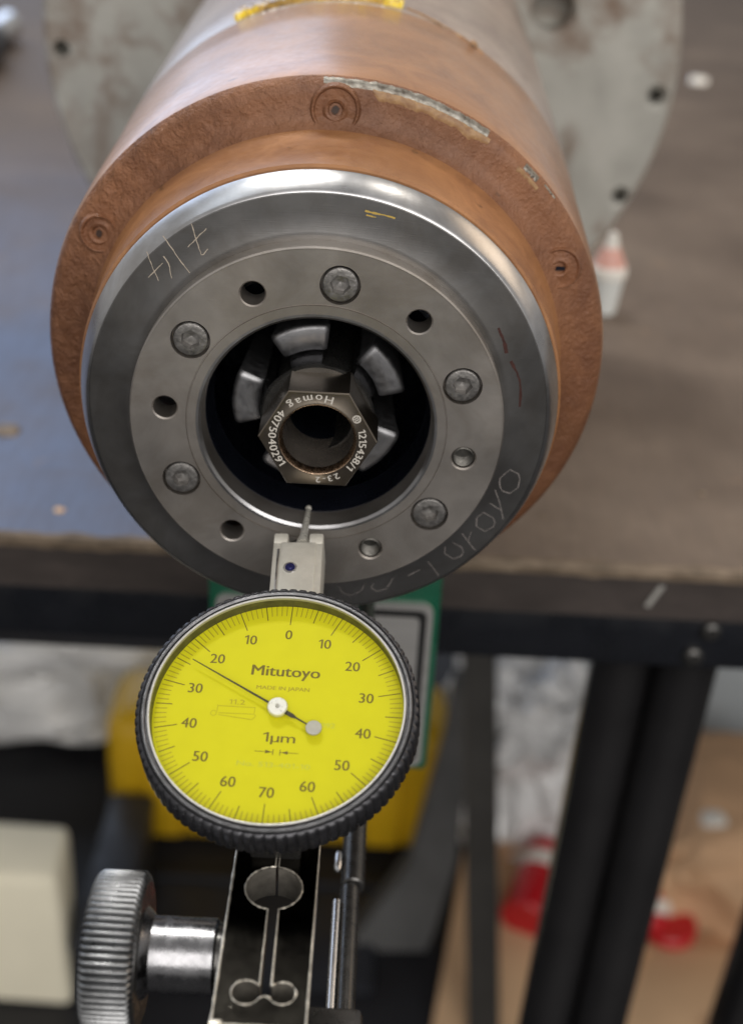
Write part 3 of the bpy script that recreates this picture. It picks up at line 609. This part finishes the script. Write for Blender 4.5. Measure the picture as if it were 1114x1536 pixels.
kn = lambda a, j, r: r-(.62 if 2 <= j <= 5 else 0)*abs(((a*NR/(2*pi)) % 1)*2-1)**1.6
ts = build('thumbscrew', MB().rev([(0, 0), (0, 9.4), (.25, 10.3), (.7, 10.8), (6.3, 10.8), (6.9, 10.4), (7.2, 9.5), (7.2, 0)], TF, NR*8, False, kn), M['knurl'], hold, ang=60)
build('face_plate', MB().rev([(-.05, 0), (-.05, 9.35), (.1, 9.4)], TF, 96), M['darksteel'], ts)
build('shank', MB().rev([(-.02, 6.2), (-.7, 5.6), (-1.2, 5.0), (-9.6, 5.0), (-9.9, 4.8), (-9.9, 0)], TF, 96), M['shank'], hold)
build('collar', MB().rev([(-9.8, 0), (-9.8, 4.5), (-11.1, 4.5), (-11.1, 0)], TF, 64), M['darksteel'], hold)
YF = lambda x, y, z: Fr((x, y, z), (1, 0, 0), (0, 0, 1), (0, 1, 0))
build('arm', MB().cyl(YF(9.55, 0, -80.4), 1.75, -78, -23, 40, .2), M['darksteel'], hold)
build('arm_sleeve', MB().cyl(YF(10.0, 0, -80), 2.15, -23, 76, 40, .3), M['darksteel'], hold)
build('guide_rod', MB().cyl(YF(7.35, 0, -79.2), .75, -78, -27, 32, .3), M['chrome'], hold)
build('guide_rod', MB().rev([(-20.5, 0), (-20.3, .5), (-19.6, .72), (-16.5, .72), (-15.8, .5), (-15.6, 0)], YF(7.2, 0, -78.8), 32), M['chrome'], hold)
build('bracket', MB().box((1.5, -82, -84), (12, -72, -51.8), 1), M['darksteel'], hold)
mbase = thing('magnetic_base', (0, 112, -137.6), 'green painted magnetic base with a brushed steel face plate, below the spindle nose', 'magnetic base')
build('housing', MB().box((-28.6, 75.4, -137.6), (28.4, 147.4, -70), 1.6), M['green'], mbase)
def rrect(x0, x1, z0, z1, r): return arc(x1-r, z1-r, r, 0, 90, 6)+arc(x0+r, z1-r, r, 90, 180, 6)+arc(x0+r, z0+r, r, 180, 270, 6)+arc(x1-r, z0+r, r, 270, 360, 6)
GF = Fr((0, 75.4, 0), (1, 0, 0), (0, 0, 1), (0, -1, 0))
fp = build('face_plate', MB().prism(rrect(-26.6, 26.6, -134.6, -84, 2.4), GF, 0, 1.4), M['brushed'], mbase)
build('groove', MB().prism(rrect(-25.2, 25.2, -133.2, -85.6, 2.0), GF, 1.3, 1.46), M['blackline'], fp)
build('label_panel', MB().prism(rrect(-23.4, 23.4, -131.2, -87.6, 1.4), GF, 1.4, 1.62), M['brushed'], fp)

# ------------------------------------------------------------------ on the bench
gb = thing('glue_bottle', (108.6, 360, TZ), 'small white dropper bottle with a pale red cap on the bench, right of the spindle', 'bottle')
BF = Fr((108.6, 360, TZ))
build('bottle', MB().rev([(0, 0), (0, 4.8), (.6, 5.3), (16, 7.0), (17, 7.1)], BF, 40), M['white'], gb)
build('shoulder', MB().rev([(17.02, 7.0), (17.2, 7.8), (21.2, 7.8), (22, 7.3), (22, 0)], BF, 40), M['pearl'], gb)
build('cap', MB().rev([(22.02, 0), (22.02, 7.1), (30, 3.4), (30, 0)], BF, 40), M['redcap'], gb)
build('nozzle', MB().rev([(30.02, 0), (30.02, 3.3), (36, 1.6), (36.6, 0)], BF, 32), M['pearl'], gb)
def chip(name, px, py, r, h, mat, label, seed):
    mb = lump((px, py, TZ), (r, r*.9, h), .5, 2.2, seed, TZ-.2, 2); tag(build(name, mb, mat, None, (px, py, TZ)), label, 'debris')
chip('paint_chip', 244, 850, 7.5, 4, M['pearl'], 'small white chip lying on the bench beyond the grey plate, upper right', 3)
chip('wood_chip', -117, 216, 4.6, 1.4, M['lip'], 'tan wood chip on the bench at the left edge of the photo', 5)
chip('wood_chip', -87, 164, 1.6, .7, M['card2'], 'pale splinter on the bench just above its front edge, left', 8)
chip('wood_chip', 121, 197, 1.3, .7, M['lip'], 'tan crumb on the bench near its front edge, far right', 9)
chip('wood_chip', 66, 176, 1.1, .6, M['lip'], 'small crumb on the bench under the right of the flange', 11)
cc = thing('black_fitting', (-276, 760, TZ), 'black fitting with a pale metal end at the top left edge of the photo', 'fitting')
build('fitting_body', MB().cyl(Fr((-276, 730, TZ+14), (1, 0, 0), (0, 0, 1), (0, 1, 0)), 14, 0, 60, 32, 2), M['black'], cc)
build('fitting_end', MB().cyl(Fr((-284, 800, TZ+11), (1, 0, 0), (0, 0, 1), (0, 1, 0)), 11, -9, 70, 32, 2), M['chrome'], cc)

# ------------------------------------------------------------------ under and beyond the bench
tag(build('foil_bag', lump((-350, 1040, -825), (165, 90, 78), .5, 2.0, 1, -899), M['silver']), 'crumpled silver film bag under the bench, left of the dial', 'film bag', 'crumpled silver bags')
tag(build('foil_bag', lump((186, 895, -815), (72, 85, 100), .6, 2.6, 2, -899), M['silver']), 'crumpled silver film bag under the bench, left of the black table leg', 'film bag', 'crumpled silver bags')
yc = thing('yellow_case', (-68, 870, -899.5), 'yellow plastic tool case on the floor behind the dial', 'tool case')
YC = Fr((0, 0, 0))
build('case_shell', MB().box((-238, 818, -899), (104, 925, -742), 26, YC, 4), M['yellow'], yc)
build('grip', MB().box((-120, 806, -860), (0, 819, -815), 5), M['black'], yc)
build('latch', MB().box((-196, 808, -880), (-160, 819, -790), 5), M['yellow'], yc)
build('latch', MB().box((24, 808, -880), (60, 819, -790), 5), M['yellow'], yc)
fb = MB().box((-440, 612, -899), (-236, 684, -744), 9, W0, 3)
fb.v = [v+V(12*noise.noise(v*.012), 5*noise.noise(v*.02+V(9, 0, 0)), 6*noise.noise(v*.02+V(0, 9, 0))) for v in fb.v]
tag(build('foam_block', fb, M['cream'], None, (-338, 648, -899)), 'cream foam block standing on the floor at the lower left', 'foam block')
pb = thing('pale_board', (390, 1015, -899.5), 'pale blue grey panel standing behind the black table leg', 'panel')
build('board', MB().box((205, 1008, -899), (620, 1024, -560), 2), M['pale'], pb)
build('rib', MB().box((228, 1002, -899), (238, 1009, -560), 1.5), M['rail'], pb)
tag(build('paper_bag', lump((385, 815, -850), (95, 115, 78), .3, 1.3, 6, -899), M['card']), 'rounded brown paper bundle right of the black table leg', 'paper bundle')
bx_ = thing('cardboard_box', (345, 650, -899.5), 'open tan cardboard box on the floor at the lower right', 'cardboard box')
build('carton', MB().box((240, 560, -899), (460, 690, -872), 1.5), M['card2'], bx_)
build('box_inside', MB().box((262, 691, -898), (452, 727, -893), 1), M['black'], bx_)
build('fold', MB().prism([(250, 640), (300, 688), (292, 690), (246, 648)], W0, -871.8, -868), M['card'], bx_)
build('fold', MB().prism([(330, 600), (430, 655), (430, 660), (328, 607)], W0, -871.8, -869), M['card'], bx_)
build('flap', MB().add([V(240, 690, -872), V(460, 690, -872), V(455, 716, -880), V(246, 716, -880), V(240, 690, -874), V(460, 690, -874), V(455, 716, -882), V(246, 716, -882)], [(0, 1, 2, 3), (4, 5, 6, 7), (0, 1, 5, 4), (1, 2, 6, 5), (2, 3, 7, 6), (3, 0, 4, 7)]), M['card'], bx_)
bx2 = thing('cardboard_box', (160, 700, -899.5), 'flattened tan cardboard box on the floor between the dial and the black leg', 'cardboard box')
build('carton', MB().prism([(92, 600), (190, 560), (232, 800), (128, 815)], W0, -899, -884), M['card2'], bx2)
build('flap', MB().prism([(128, 816), (236, 801), (250, 850), (140, 862)], W0, -896, -870), M['card'], bx2)
def can(px, py, z, d, ln, r, label):
    c = thing('spray_can', (px, py, -899.5), label, 'can', 'red and white cans')
    d = Vector(d).normalized(); x = d.orthogonal(); f = Fr((px, py, z), x, d.cross(x), d)
    build('can_body', MB().cyl(f, r, -ln/2, ln*.12, 40, 2), M['canred'], c)
    build('can_band', MB().cyl(f, r*1.005, ln*.125, ln*.30, 40, 1), M['pearl'], c)
    build('can_top', MB().cyl(f, r*.98, ln*.305, ln/2, 40, 3), M['canred'], c)
can(196, 750, -862, (.35, .9, .1), 90, 25, 'red and white can lying left of the black table leg')
can(298, 742, -846, (-.1, -.55, -.6), 75, 27, 'red and white can tilted against the paper bundle right of the black leg')
tag(build('red_lid', MB().cyl(Fr((318, 712, -872)), 26, 0, 12, 40, 2), M['canred'], None, (318, 712, -872)), 'dark red lid on the tan box at lower right', 'lid')
tag(build('white_glint', lump((354, 760, -782), (14, 14, 14), .05, 1, 2, -2000, 3), M['pearl'], None, (354, 760, -796)), 'added ball for a round white knob on the brown paper bundle', 'glint')  # a round highlight, modelled as an added white ball
gbar = MB(); gbar.add([V(92, 700, -520), V(120, 700, -520), V(120, 712, -520), V(92, 712, -520), V(124, 585, -899), V(152, 585, -899), V(152, 597, -899), V(124, 597, -899)], [(0, 1, 2, 3), (4, 5, 6, 7), (0, 1, 5, 4), (1, 2, 6, 5), (2, 3, 7, 6), (3, 0, 4, 7)])
tag(build('steel_bar', gbar, M['bar'], None, (138, 590, -899)), 'slim grey steel bar leaning upright between the dial and the black table leg', 'steel bar')
cl = MB(); pts = [(112, 775, -640, 14), (108, 768, -711, 15), (101, 760, -751, 16), (90, 730, -824, 22), (60, 702, -884, 35), (52, 690, -898, 36)]
for i, p in enumerate(pts):
    wd = p[3]; cl.v += [V(p[0]-wd, p[1], p[2]), V(p[0]+wd, p[1]+4, p[2]), V(p[0]+wd, p[1]+24, p[2]), V(p[0]-wd, p[1]+24, p[2])]
for i in range(len(pts)-1):
    for k in range(4): cl.f.append((i*4+k, i*4+(k+1) % 4, i*4+4+(k+1) % 4, i*4+4+k))
cl.f += [(0, 1, 2, 3), tuple(range(len(cl.v)-4, len(cl.v)))]
tag(build('fabric_sheet', cl, M['grey_fabric'], None, (52, 690, -899)), 'charcoal fabric sheet hanging down to the floor beside the steel bar', 'fabric')
bx3 = thing('black_toolbox', (-205, 700, -899.5), 'upright black plastic box between the cream foam and the yellow case', 'tool box')
build('box_body', MB().box((-226, 610, -899), (-186, 800, -832), 6), M['black'], bx3)
build('lid', MB().box((-228, 608, -831.5), (-184, 802, -815), 5), M['black'], bx3)
bk = thing('black_crate', (-120, 720, -899.5), 'low black plastic crate on the floor in front of the yellow case', 'crate')
build('crate_body', MB().box((-180, 640, -899), (40, 770, -893), 6), M['black'], bk)
build('crate_rim', MB().box((-182, 764, -895), (43, 772, -889), 2), M['black'], bk)
